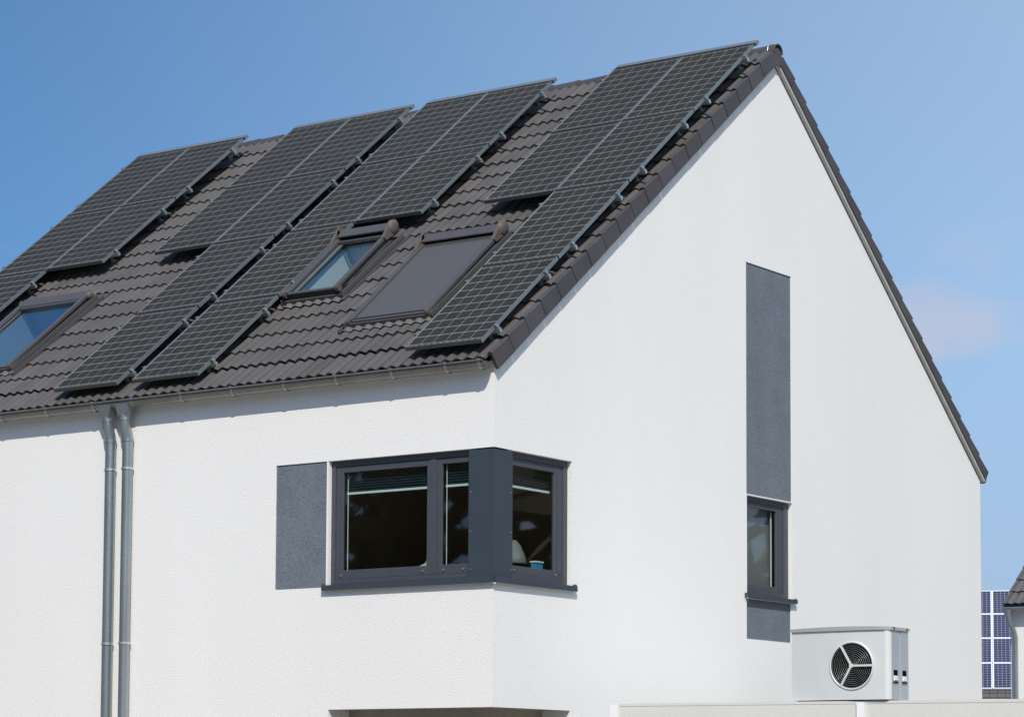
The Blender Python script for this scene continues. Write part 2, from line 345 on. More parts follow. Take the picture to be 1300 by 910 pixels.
# sill: one folded metal profile round the corner
m = MB()
for (P, u0, u1) in ((PF, -2.627, 0.062), (PG, 0.002, 1.742)):
    e0 = -0.062 if P is PG else u0
    m.box(e0 if P is PG else u0, u1, -0.062, -0.05, 4.153, 4.222, P)
    m.box(u0, u1 if P is PG else -0.002, -0.0499, 0.064, 4.205, 4.221, P)
m.box(-2.627, -2.605, -0.0495, 0.0, 4.165, 4.245, PF); m.box(1.722, 1.742, -0.0495, 0.0, 4.165, 4.245, PG)
m.build('window_sill', MT['clad'], cw, bevel=0.003)
# things on the inner ledge
m = MB(); m.box(-2.5, -0.45, 0.19, 0.5, 4.33, 4.385, W3); m.box(-0.5, -0.2, 0.5, 1.6, 4.33, 4.385, W3); m.build('inner_ledge', MT['curtain'], house)
m = MB(); m.add([W3(-1.33, 0.24, 4.386), W3(-1.03, 0.22, 4.386), W3(-1.03, 0.22, 4.56), W3(-1.17, 0.26, 4.58), W3(-1.22, 0.25, 4.46), W3(-1.33, 0.24, 4.42),
                 W3(-1.33, 0.30, 4.386), W3(-1.03, 0.30, 4.386), W3(-1.03, 0.30, 4.54), W3(-1.17, 0.30, 4.56), W3(-1.22, 0.30, 4.45), W3(-1.33, 0.30, 4.41)],
                [(0, 1, 2, 3, 4, 5), (6, 7, 8, 9, 10, 11)]+[(i, (i+1) % 6, (i+1) % 6+6, i+6) for i in range(6)])
tag(m.build('folded_paper', MT['paper']), 'pale crumpled paper lying on the ledge inside the left pane of the corner window', 'paper')
m = MB(); m.box(-0.31, -0.24, 1.24, 1.40, 4.386, 4.50, W3)
bx = tag(m.build('storage_box', MT['blue']), 'small blue box on the ledge inside the gable side of the corner window', 'box')
m = MB(); m.box(-0.32, -0.23, 1.23, 1.41, 4.50, 4.52, W3); m.build('lid', MT['rail'], bx)
# soft round lampshade seen through the gable-side pane
m = MB(); cx, cy = -0.58, 1.20
prof = [(0.005, 4.80), (0.06, 4.79), (0.12, 4.72), (0.17, 4.60), (0.20, 4.50), (0.19, 4.49)]
n = 18
vs = [W3(cx+r*math.cos(2*math.pi*k/n), cy+r*math.sin(2*math.pi*k/n), z) for r, z in prof for k in range(n)]
m.add(vs, [(i*n+k, i*n+(k+1) % n, (i+1)*n+(k+1) % n, (i+1)*n+k) for i in range(len(prof)-1) for k in range(n)], True)
lamp = tag(m.build('table_lamp', MT['curtain']), 'round grey lampshade standing inside the gable side of the corner window', 'lamp')
m = MB(); m.tube([W3(cx, cy, 4.0), W3(cx, cy, 4.49)], 0.02, 8); m.build('lamp_stand', MT['rubber'], lamp)

# gable window
m = MB(); frame_ring(m, PG, 6.102, 7.398, 4.42, 5.797, 0.08, 0.062, 0.17, tl=0.06, tr=0.14, tt=0.07, tb=0.06)
gw = m.build('gable_window', MT['anth'], house, bevel=0.004)
m = MB(); frame_ring(m, PG, 6.165, 7.255, 4.482, 5.725, 0.08, 0.076, 0.106, tl=0.05, tr=0.183, tt=0.07, tb=0.085); m.box(7.17, 7.22, 0.07, 0.106, 4.54, 5.67, PG); m.build('sash', MT['anth'], gw, bevel=0.004)
m = MB(); m.quad(PG(6.21, 0.10, 4.57), PG(7.072, 0.10, 4.57), PG(7.072, 0.10, 5.655), PG(6.21, 0.10, 5.655)); m.build('pane', MT['glass'], gw)
m = MB(); m.quad(PG(6.15, 0.20, 4.45), PG(7.16, 0.20, 4.45), PG(7.16, 0.20, 5.75), PG(6.15, 0.20, 5.75)); m.build('shade', MT['curtain'], gw)
m = MB(); m.box(7.02, 7.05, 0.14, 0.15, 4.57, 5.65, PG); m.build('blind_guide', MT['rail'], gw)
m = MB(); m.box(6.03, 7.453, -0.062, -0.05, 4.344, 4.405, PG); m.box(6.10, 7.40, -0.0499, 0.064, 4.386, 4.404, PG); m.box(7.433, 7.453, -0.0495, 0.0, 4.355, 4.42, PG); m.box(6.03, 6.05, -0.0495, 0, 4.355, 4.42, PG)
m.build('window_sill', MT['clad'], gw, bevel=0.003)

# ------------------------------------------------------------------ roof
GAU = 0.4365; TW = 0.3313; NC = 20; S0 = -0.05     # course gauge, tile width, courses, first course (survey units)
SR = WID/2/CT                                        # slope length to the ridge
roofwins = [(-2.90, -1.52, 1.12, 3.34), (-4.62, -3.60, 2.10, 3.78), (-10.50, -9.02, 1.08, 3.22)]
m = MB()
rb = RP
def sheet(mb, holes, o, P):
    xs = sorted(set([XL, 0.0]+[h[0] for h in holes]+[h[1] for h in holes])); ss = sorted(set([-0.12, SR-0.02]+[h[2] for h in holes]+[h[3] for h in holes]))
    for i in range(len(xs)-1):
        for j in range(len(ss)-1):
            cx, cs = (xs[i]+xs[i+1])/2, (ss[j]+ss[j+1])/2
            if any(h[0] < cx < h[1] and h[2] < cs < h[3] for h in holes): continue
            mb.quad(P(xs[i], ss[j], o), P(xs[i+1], ss[j], o), P(xs[i+1], ss[j+1], o), P(xs[i], ss[j+1], o))
lin = [(h[0]+0.10, h[1]-0.10, h[2]+0.10, h[3]-0.10) for h in roofwins]
sheet(m, lin, 0.06, RP)
def RQ(x, s, o):                                     # far slope
    p = RP(x, s, o); return Vector((p.x, WID*S-p.y, p.z))
sheet(m, [], 0.06, RQ)
roof = m.build('roof', MT['underlay'], house)
# verge board under the overhang of both slopes
m = MB()
m.box(-0.02, 0.026, -0.04, SR-0.01, 0.004, 0.10, RP); m.box(0.001, 0.060, -0.06, SR-0.01, 0.000, 0.058, RQ)
m.build('verge_board', MT['wood'], roof)

def tile_mesh(w=TW*S, l=GAU*S+0.055, nseg=12, drop=0.026):
    """interlocking double-roll tile; x to the left, y up the slope, z proud; origin at lower right corner"""
    mb = MB(); A = 0.027
    def h(u):
        v = (u*2) % 1.0
        return A*(0.5-0.5*math.cos(2*math.pi*v)) ** 0.85
    us = [k/nseg for k in range(nseg+1)]
    xs = [-0.0055-u*(w-0.011) for u in us]
    f = [(x, 0.0, h(u)) for x, u in zip(xs, us)]; b = [(x, l, h(u)-drop) for x, u in zip(xs, us)]
    lo = [(x, 0.004, h(u)-0.0205) for x, u in zip(xs, us)]
    n = nseg+1
    mb.add(f+b, [(i, i+1, i+1+n, i+n) for i in range(nseg)], True)
    mb.add(f+lo, [(i, i+1, i+1+n, i+n) for i in range(nseg)])
    for i in (0, nseg):                               # side lips
        mb.quad(f[i], b[i], (b[i][0], b[i][1], b[i][2]-0.02), (f[i][0], f[i][1], f[i][2]-0.02))
    return mb
TME = tile_mesh().mesh('roof_tile', MT['tile'])
TOFF = 0.158                                          # height of the trough of a tile front edge, metres
ncol = int((-XL-0.02)/TW)
def covered(x, s):                                    # inside a roof-window flashing: no tile
    return any(h[0]-0.05 < x < h[1]+0.05 and h[2] < s < h[3]+0.12 for h in roofwins)
tiles = []
for c in range(ncol):
    for r in range(NC):
        x = 0.018-c*TW; s = S0+r*GAU-(0.085 if r == 0 else 0)
        if covered(x-TW/2, s+GAU*0.5): continue
        tiles.append((x, s, r, c))
# array footprints (survey units): columns and rows of modules
PW, PL_, PG_X, PG_S = 0.921, 1.606, 1.193, 2.075
arrays = [('right', 'array beside the gable verge', -0.030, [(0, 0), (0, 1), (0, 2), (0, 3), (1, 2), (1, 3)], 0.0142),
          ('mid', 'array left of the small roof window', -3.423, [(1, 0), (1, 1), (0, 2), (0, 3), (1, 2), (1, 3)], 0.0142),
          ('inner', 'array above the twin downpipes', -6.075, [(0, 0), (0, 1), (0, 2), (0, 3), (1, 2), (1, 3)], 0.0142),
          ('far', 'farthest left array', -9.533, [(1, 0), (1, 1), (0, 2), (0, 3), (1, 2), (1, 3)], 0.0142)]
ROW0 = 0.016
def under_panel(x, s):
    for nm, d, xr, mods, tl in arrays:
        for cx, ry in mods:
            if xr-(cx+1)*PG_X-0.02 < x < xr-cx*PG_X-0.30 and ROW0+ry*PG_S+0.25 < s < ROW0+(ry+1)*PG_S-0.15: return True
    return False
def in_view(p):
    d = p-Cv; z = d.dot(Fv); u = 650+3278.72*d.dot(Rv)/z; v = 730.7-3278.72*d.dot(Uv)/z
    return -15 < u < 1315 and -15 < v < 925
cand = []
for i, (x, s, r, c) in enumerate(tiles):
    p = RP(x-TW/2, s+GAU/2, 0.2)
    if in_view(p) and not under_panel(x-TW/2, s+GAU/2): cand.append(((p-Cv).length, i))
cand.sort(); single = set(i for _, i in cand[:296])
rest = MB()
rv = random.Random(3)
base = tile_mesh()
for i, (x, s, r, c) in enumerate(tiles):
    jit = Matrix.Translation((rv.uniform(-.0012, .0012), rv.uniform(-.002, .002), rv.uniform(-.0012, .0012))) @ Matrix.Rotation(rv.uniform(-.004, .004), 4, 'Z') @ Matrix.Rotation(rv.uniform(-.003, .003), 4, 'X')
    mw = RM @ Matrix.Translation((x*S, s*S, TOFF)) @ jit
    if i in single: inst('roof_tile', TME, mw, roof)
    else: rest.add([mw @ Vector(v) for v in base.v], base.f, True)
o = rest.build('roof_tiles_beyond', MT['tile'], roof); o['kind'] = 'stuff'
far = MB(); base2 = tile_mesh(nseg=8)
for c in range(ncol):
    for r in range(NC):
        mw = FM @ Matrix.Translation(((0.03+(c+1)*TW)*S, (S0+r*GAU)*S, TOFF))
        far.add([mw @ Vector(v) for v in base2.v], base2.f, True)
o = far.build('roof_tiles_rear_slope', MT['tile'], roof); o['kind'] = 'stuff'

# verge tiles: flange hanging over the gable plus a rounded top; x = 0 is the outer face
def verge_mesh(side):
    mb = MB(); L_ = GAU*S-0.005; k = side
    lo_ = -0.172 if side > 0 else -0.122
    prof = [(0.0, lo_), (0.0, 0.010), (-0.006, 0.017), (-0.024, 0.019), (-0.050, 0.012), (-0.056, -0.018), (-0.022, -0.020), (-0.022, lo_)]
    n = len(prof)
    v0 = [(k*(a+(0.004 if a == 0 else 0)), 0, b_) for a, b_ in prof]; v1 = [(k*a, L_, b_-(0.005 if b_ < -0.1 else 0.024)) for a, b_ in prof]
    mb.add(v0+v1, [(i, (i+1) % n, (i+1) % n+n, i+n) for i in range(n)]); mb.add(v0, [tuple(range(n))]); mb.add(v1, [tuple(range(n))])
    return mb.mesh('verge_tile', MT['vergetile'])
VN, VF = verge_mesh(1), verge_mesh(-1)
for r in range(NC):
    for (MM, me, px) in ((RM, VN, 0.074), (FM, VF, -0.074)):
        s = S0+r*GAU; ln = 1.0
        inst('verge_tile', me, MM @ Matrix.Translation((px*S+rv.uniform(-.002, .002), s*S+rv.uniform(-.002, .002), TOFF+rv.uniform(-.001, .001))), roof)
# ridge: overlapping half-round caps, a clip at each joint, an end disc at the gable
yr, zr_ = WID/2*S, (ZR+WID/2*ST/CT)*S+ZO
RL = 0.385
def ridge_mesh():
    mb = MB(); n = 9; L_ = RL+0.04
    for (x0, r0, x1, r1) in ((0, 0.098, -L_, 0.086),):
        a_ = [math.pi*(-0.06+1.12*k/n) for k in range(n+1)]
        o0 = [(x0, r0*math.cos(t), r0*math.sin(t)*0.92) for t in a_]; o1 = [(x1, r1*math.cos(t), r1*math.sin(t)*0.92) for t in a_]
        i0 = [(x0, (r0-.014)*math.cos(t), (r0-.014)*math.sin(t)*0.92) for t in a_]
        mb.add(o0+o1, [(i, i+1, i+2+n, i+1+n) for i in range(n)], True); mb.add(o0+i0, [(i, i+1, i+2+n, i+1+n) for i in range(n)])
        i1 = [(x0-0.25, (r0-.014)*math.cos(t), (r0-.014)*math.sin(t)*0.92) for t in a_]
        mb.add(i0+i1, [(i, i+1, i+2+n, i+1+n) for i in range(n)], True)
    return mb.mesh('ridge_tile', MT['vergetile'])
RME = ridge_mesh()
clip = MB(); clip.tube([(0, 0.102*math.cos(t), 0.10*math.sin(t)) for t in [math.pi*k/8 for k in range(9)]], 0.006, 6); clip.box(-0.012, 0.012, -0.01, 0.01, 0.095, 0.112)
CME = clip.mesh('ridge_clip', MT['alubright'])
zc = zr_+0.112
k = 0; x = 0.075
while x > XL*S+0.1:
    t = inst('ridge_tile', RME, Matrix.Translation((x, yr, zc+0.004)), roof)
    if k: x -= RL; k += 1; continue
    c_ = bpy.data.objects.new('ridge_clip', CME); col.objects.link(c_); c_.matrix_basis = Matrix.Translation((x-RL+0.03 if k else x-0.09, yr, zc+0.004)); c_.parent = roof
    x -= RL; k += 1
m = MB(); m.tube([(0.045, yr, zc-0.05), (0.058, yr, zc-0.05)], 0.10, 16); m.box(0.046, 0.057, yr-0.085, yr+0.085, zc-0.15, zc-0.03); m.build('ridge_end_disc', MT['vergetile'], roof)

# ------------------------------------------------------------------ gutters and downpipes
def gutter(P, x0, x1, name):
    mb = MB(); yc, zc_, r = -0.150, 6.822, 0.090; n = 12
    a_ = [math.pi+math.pi*k/n for k in range(n+1)]
    out = [(yc+r*math.cos(t), zc_+r*math.sin(t)) for t in a_]; inn = [(yc+(r-.006)*math.cos(t), zc_+(r-.006)*math.sin(t)) for t in a_]
    prof = out+inn[::-1]
    mb.prism(prof, x0, x1, P, True)
    mb.prism([(yc-r-.012+.012*math.cos(t), zc_+.006+.012*math.sin(t)) for t in [2*math.pi*k/8 for k in range(8)]], x0, x1, P, True)
    for xx in (x0, x1):
        mb.add([P(xx, a, b) for a, b in out], [tuple(range(n+1))])
        mb.add([P(xx+0.008, a, b) for a, b in out], [tuple(range(n+1))])
    g = mb.build(name, MT['zincgut'], house)
    return g, yc, zc_, r
PN = lambda x, y, z: W3(x, y, z)
PFAR = lambda x, y, z: W3(x, WID-y, z)
g1, yc, zc_, r = gutter(PN, XL, -0.005, 'gutter')
gutter(PFAR, XL, -0.005, 'gutter')
bm_ = MB(); n = 10; a_ = [math.pi*1.0+math.pi*k/n for k in range(n+1)]
out = [(yc+(r+.007)*math.cos(t), zc_+(r+.007)*math.sin(t)) for t in a_]; inn = [(yc+(r-.001)*math.cos(t), zc_+(r-.001)*math.sin(t)) for t in a_]
P0 = lambda x, y, z: Vector((x*S, y*S, z*S))
bm_.prism(out+inn[::-1], -0.020, 0.020, P0)
bm_.box(-0.02, 0.02, yc-r-0.028, yc-r+0.004, zc_+0.004, zc_+0.026, P0)
bm_.box(-0.006, 0.006, yc-r*0.2, yc+r*0.2, zc_-r-0.012, zc_-r-0.004, P0)
BME = bm_.mesh('gutter_bracket', MT['zinc'])
for xb in (-0.065, -0.57, -1.405, -2.29, -3.14, -4.02, -4.90, -5.78, -6.50, -7.385, -8.27, -9.15, -10.03, -10.9, -11.8):
    inst('gutter_bracket', BME, Matrix.Translation((xb*S, 0, ZO)), g1)
for i, xp in enumerate((-6.287, -5.972)):
    m = MB()                                          # hopper under the gutter
    top = [(-0.125, -0.235), (0.125, -0.235), (0.125, -0.075), (-0.125, -0.075)]; bot = [(-0.07, -0.21), (0.07, -0.21), (0.07, -0.09), (-0.07, -0.09)]
    vt = [W3(xp+a, b, 6.80) for a, b in top]; vb = [W3(xp+a, b, 6.625) for a, b in bot]
    m.add(vt+vb, [(k, (k+1) % 4, (k+1) % 4+4, k+4) for k in range(4)]+[(0, 1, 2, 3), (4, 5, 6, 7)])
    pts = [(xp, -0.150, 6.640), (xp, -0.150, 6.54), (xp, -0.145, 6.49), (xp, -0.108, 6.40), (xp, -0.092, 6.345), (xp, -0.088, 6.28)]
    m.tube([W3(*p) for p in pts], 0.074*S, 16)
    m.tube([W3(xp, -0.088, 6.33), W3(xp, -0.088, -0.33)], 0.073*S, 20)
    pipe = m.build('downpipe', MT['zinc'], house)
    for z, rr in ((6.60, 0.080), (6.325, 0.080)):
        c2 = MB(); c2.tube([W3(xp, -0.150 if z > 6.5 else -0.088, z), W3(xp, -0.150 if z > 6.5 else -0.088, z-0.035)], rr*S, 20); c2.build('pipe_socket', MT['zinc'], pipe)
    for z in (5.94, 3.6, 1.4):
        c2 = MB(); c2.tube([W3(xp, -0.088, z), W3(xp, -0.088, z-0.03)], 0.083*S, 16); c2.box(xp-0.012, xp+0.012, -0.02, 0.0, z-0.03, z, W3); c2.box(xp-0.105, xp-0.075, -0.10, -0.07, z-0.03, z, W3); c2.build('pipe_clamp', MT['alubright'], pipe)

# ------------------------------------------------------------------ roof windows
def tiltP(h, o0, o1):
    return lambda x, s, o: RP(x, s, o+(o0+(o1-o0)*(s-h[2])/(h[3]-h[2])))
def apron(parent, h):
    mb = MB(); n = int((h[1]-h[0]+0.1)/(TW/2)*6); x0 = h[0]-0.06; x1 = h[1]+0.06
    ra = []; rbm = []
    for k in range(n+1):
        x = x0+(x1-x0)*k/n; wv_ = (0.5-0.5*math.cos(2*math.pi*((0.018-x)/(TW/2)))) ** 0.85
        ra.append(RP(x, h[2]+0.02, 0.215+0.034*wv_)); rbm.append(RP(x, h[2]-0.085-0.012*wv_, 0.206+0.035*wv_))
    mb.add(ra+rbm, [(i, i+1, i+2+n, i+1+n) for i in range(n)], True)
    return mb.build('pleated_apron', MT['lead'], parent)
def lining_box(parent, h, m_):
    l = (h[0]+0.10, h[1]-0.10, h[2]+0.10, h[3]-0.10); mb = MB(); a0, a1, b0, b1 = l; t, bt = 0.27, -0.32
    mb.quad(RP(a0, b0, t), RP(a0, b1, t), RP(a0, b1, bt), RP(a0, b0, bt)); mb.quad(RP(a1, b0, t), RP(a1, b1, t), RP(a1, b1, bt), RP(a1, b0, bt))
    mb.quad(RP(a0, b0, t), RP(a1, b0, t), RP(a1, b0, bt), RP(a0, b0, bt)); mb.quad(RP(a0, b1, t), RP(a1, b1, t), RP(a1, b1, bt), RP(a0, b1, bt))
    mb.build('reveal_lining', m_, parent)
    mb = MB(); mb.quad(RP(a0, b0, bt), RP(a1, b0, bt), RP(a1, b1, bt), RP(a0, b1, bt)); mb.build('room_behind', MT['curtain'], parent)
def roof_window(h, label, shutter=False, raised=0.0, hood=True, inner=0.0, gm='skyglass'):
    a0, a1, b0, b1 = h
    m = MB(); frame_ring(m, lambda u, d, w_: RP(u, w_, d), a0, a1, b0, b1, 0.095, 0.165, 0.275)
    win = tag(m.build('roof_window', MT['skyframe'], house, bevel=0.004), label)
    apron(win, h)
    T = lambda u, d, w_: RP(u, w_, d+raised+0.05*(w_-b0)/(b1-b0))
    i0, i1, j0, j1 = a0+0.04, a1-0.04, b0+0.03, b1-0.10
    m = MB(); m.box(i0+0.01, i0+0.07, 0.22, 0.275, j0, j1, T); m.box(i1-0.07, i1-0.01, 0.22, 0.275, j0, j1, T); m.box(i0+0.07, i1-0.07, 0.20, 0.27, j0, j0+0.07, T); m.build('seal', MT['skydark'], win)
    m = MB(); m.box(i0-0.005, i0+0.062, 0.275, 0.325, j0, j1, T); m.box(i1-0.062, i1+0.005, 0.275, 0.325, j0, j1, T); m.box(i0+0.062, i1-0.062, 0.272, 0.300, j0-0.005, j0+0.045, T)
    m.build('sash_cover', MT['skyframe'], win, bevel=0.006)
    if shutter:
        m = MB(); m.box(i0+0.07, i1-0.07, 0.288, 0.296, j0+0.06, j1-0.08, T); m.build('shutter_screen', MT['screen'], win)
        m = MB(); m.box(i0+0.07, i1-0.07, 0.285, 0.312, j0+0.046, j0+0.062, T); m.build('pull_bar', MT['skyframe'], win)
        for q in range(2):
            m = MB(); m.box(i0+0.07, i1-0.07, 0.298, 0.305, j1-0.10-0.035*q, j1-0.085-0.035*q, T); m.build('shutter_slat', MT['screen'], win)
    else:
        m = MB(); m.quad(T(i0+0.06, 0.255, j0+0.04), T(i1-0.06, 0.255, j0+0.04), T(i1-0.06, 0.255, j1-0.03), T(i0+0.06, 0.255, j1-0.03)); m.build('pane', MT[gm], win)
        m = MB(); frame_ring(m, T, i0+0.062, i1-0.062, j0+0.045, j1-0.02, 0.02+inner, 0.25, 0.262); m.build('glazing_bead', MT['zinc'], win)
        lining_box(win, h, MT['lining'])
    # hood at the top: sloped box, closed by rounded end caps
    prof = [(j1-0.085, 0.335), (j1-0.085, 0.362), (j1+0.10, 0.375), (j1+0.17, 0.33), (j1+0.18, 0.20), (j1+0.02, 0.20), (j1+0.0, 0.335)]
    if not hood: prof = [(j1-0.10, 0.29), (j1-0.09, 0.315), (j1+0.10, 0.335), (j1+0.15, 0.20), (j1+0.0, 0.2), (j1-0.02, 0.29)]
    m = MB(); m.prism(prof, i0+0.02, i1-0.02, lambda x, a, b: T(x, b, a)); m.build('hood', MT['skyframe'], win, bevel=0.008)
    m = MB(); m.box(i0+0.05, i1-0.05, 0.25, 0.30, j1-0.075, j1-0.005, T); m.build('hood_lip', MT['skydark'], win)
    m = MB(); m.box(i0+0.062, i1-0.062, 0.268, 0.30, j1-0.145, j1-0.105, T); m.build('sash_head', MT['skyframe'], win)
    for sx_, xx in ((-1, i0), (1, i1)):
        m = MB(); n = 14; R0 = 0.105 if hood else 0.06; cs, co_ = (j1+0.04, 0.33) if hood else (j1+0.02, 0.29)
        rings = []
        for (dx, rr) in ((-0.030, R0*0.98), (0.018, R0), (0.035, R0*0.8), (0.043, R0*0.35)):
            rings.append([T(xx+sx_*dx, co_+rr*math.sin(2*math.pi*k/n)*0.95, cs+rr*math.cos(2*math.pi*k/n)*1.1) for k in range(n)])
        vs = [v for r2 in rings for v in r2]
        m.add(vs, [(i*n+k, i*n+(k+1) % n, (i+1)*n+(k+1) % n, (i+1)*n+k) for i in range(3) for k in range(n)], True); m.add(rings[-1], [tuple(range(n))]); m.add(rings[0], [tuple(range(n))])
        if hood:                                       # tail that tapers down along the side cover
            m.add([T(xx-sx_*0.03, 0.33, cs-0.30), T(xx+sx_*0.02, 0.33, cs-0.30), T(xx+sx_*0.02, 0.27, cs-0.26), T(xx-sx_*0.03, 0.27, cs-0.26),
                   T(xx-sx_*0.03, 0.42, cs-0.02), T(xx+sx_*0.02, 0.42, cs-0.02), T(xx+sx_*0.02, 0.24, cs-0.02), T(xx-sx_*0.03, 0.24, cs-0.02)],
                  [(0, 1, 2, 3), (0, 4, 5, 1), (1, 5, 6, 2), (2, 6, 7, 3), (3, 7, 4, 0)])
        m.build('hinge_cap', MT['hinge'], win)
        m = MB(); n = 10
        p0 = [T(xx-sx_*0.035, 0.285+0.055*math.sin(2*math.pi*k/n), j0+0.02+0.05*math.cos(2*math.pi*k/n)) for k in range(n)]; p1 = [T(xx+sx_*0.02, 0.285+0.055*math.sin(2*math.pi*k/n), j0+0.02+0.05*math.cos(2*math.pi*k/n)) for k in range(n)]
        m.add(p0+p1, [(k, (k+1) % n, (k+1) % n+n, k+n) for k in range(n)], True); m.add(p0, [tuple(range(n))]); m.add(p1, [tuple(range(n))]); m.build('corner_cap', MT['hinge'], win)
    for q, (oo_, ww) in enumerate(((0.245, 0.012), (0.19, 0.03))):
        for sgn, xx in ((-1, a0), (1, a1)):
            m = MB(); m.box(min(xx+sgn*ww, xx+sgn*(ww+0.016)), max(xx+sgn*ww, xx+sgn*(ww+0.016)), 0.15, oo_+0.055, b0-0.02, b1, lambda u, d, w_: RP(u, w_, d)); m.build('guide_channel', MT['skyframe' if q == 0 else 'skydark'], win)
    m = MB(); m.box(a0-0.085, a1+0.085, 0.15, 0.20, b1-0.01, b1+0.27, lambda u, d, w_: RP(u, w_, d)); m.build('head_flashing', MT['skyframe'], win)
    # side flashing strips
    for q, (sgn, xx) in enumerate(((-1, a0), (1, a1))):
        m = MB(); xa, xb = sorted((xx, xx+sgn*0.06)); m.box(xa, xb, 0.15, 0.225, b0-0.05, b1+0.03, lambda u, d, w_: RP(u, w_, d)); m.box(min(xx+sgn*0.06, xx+sgn*0.085), max(xx+sgn*0.06, xx+sgn*0.085), 0.16, 0.245, b0-0.1, b1+0.06, lambda u, d, w_: RP(u, w_, d)); m.build('side_flashing', MT['skyframe'], win)
    return win
roof_window(roofwins[0], 'roof window closed by a grey outside shutter', shutter=True)
roof_window(roofwins[1], 'small roof window reflecting the sky', raised=0.07, inner=0.05)
roof_window(roofwins[2], 'large roof window at the left reflecting blue sky', hood=False, gm='skyglassblue')

# ------------------------------------------------------------------ solar panels on the roof
def module_meshes(w, l, nx, ny, frame_m, cell_m, line_m, lw, th=0.040, rim=0.007, margin=0.040, ends_w=0.005):
    fr = MB(); P = lambda u, d, v: (u, v, d)
    fr.box(0, rim, 0, l, -th, 0.0); fme = fr.mesh('frame_side', frame_m); ends = []
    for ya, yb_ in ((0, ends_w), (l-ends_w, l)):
        fe = MB(); fe.box(-w/2+rim, w/2-rim, ya, yb_, -th, 0.0); ends.append(fe.mesh('frame_end', frame_m if ends_w > 0.03 else MT['alushaded']))
    bk = MB(); bk.box(-w/2+rim, w/2-rim, rim, l-rim, -0.012, -0.007); bme = bk.mesh('laminate', line_m)
    x0, x1, y0, y1 = -w/2+rim+0.006, w/2-rim-0.006, rim+margin, l-rim-margin
    cwid, cl = (x1-x0)/nx, (y1-y0)/ny
    ce = MB(); c = 0.003; a, b = (cwid-lw*0.85)/2, (cl-lw*1.45)/2
    ce.add([(-a+c, -b, 0), (a-c, -b, 0), (a, -b+c, 0), (a, b-c, 0), (a-c, b, 0), (-a+c, b, 0), (-a, b-c, 0), (-a, -b+c, 0)], [tuple(range(8))])
    cme = ce.mesh('solar_cell', cell_m)
    cen = [(x0+cwid*(i+.5), y0+cl*(j+.5)) for j in range(ny) for i in range(nx)]
    mme = []
    for ya, yb_ in ((rim+0.001, rim+margin-0.003), (l-rim-margin+0.003, l-rim-0.001)):
        mg = MB(); mg.box(x0, x1, ya, yb_, -0.0068, -0.0058); mme.append(mg.mesh('edge_strip', MT['darkback']))
    bb = MB()
    for i in range(nx*2):
        xx = x0+(i+0.5)*(x1-x0)/(nx*2)
        for yy in (rim+0.006, l-rim-margin+0.008): bb.add([(xx-0.030, yy, -0.0055), (xx-0.014, yy, -0.0055), (xx+0.030, yy+0.022, -0.0055), (xx+0.012, yy+0.022, -0.0055)], [(0, 1, 2, 3)])
    bbm = bb.mesh('busbar', MT['busbar'])
    return fme, bme, cme, cen, mme, bbm, ends
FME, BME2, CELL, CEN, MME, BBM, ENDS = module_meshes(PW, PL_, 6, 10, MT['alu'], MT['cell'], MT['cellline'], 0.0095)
words = ['bottom row', 'second row up', 'third row up', 'top row']
def panel(mw, label, group, meshes=None, strips=True):
    fme, bme, cme, cen, mme, bbm, ends = meshes or (FME, BME2, CELL, CEN, MME, BBM, ENDS)
    t = bpy.data.objects.new('solar_panel', None); col.objects.link(t); t.matrix_basis = mw; t.empty_display_size = 0.2
    tag(t, label, 'solar panel', group)
    w_, rim_ = (1.03, 0.04) if meshes else (PW, 0.007); first = True
    for nm, me in (('frame_side', fme), ('frame_side', fme), ('frame_end', ends[0]), ('frame_end', ends[1]), ('laminate', bme))+((('edge_strip', mme[0]), ('edge_strip', mme[1]), ('busbar', bbm)) if strips else ()):
        o = bpy.data.objects.new(nm, me); col.objects.link(o); o.parent = t
        if nm == 'frame_side': o.location.x = -w_/2 if first else w_/2-rim_; first = False
        if nm == 'busbar': o['kind'] = 'stuff'
    for (x, y) in cen:
        o = bpy.data.objects.new('solar_cell', cme); col.objects.link(o); o.parent = t; o.location = (x, y, -0.0048)
OFF0 = 0.38*S
railp = MB(); 
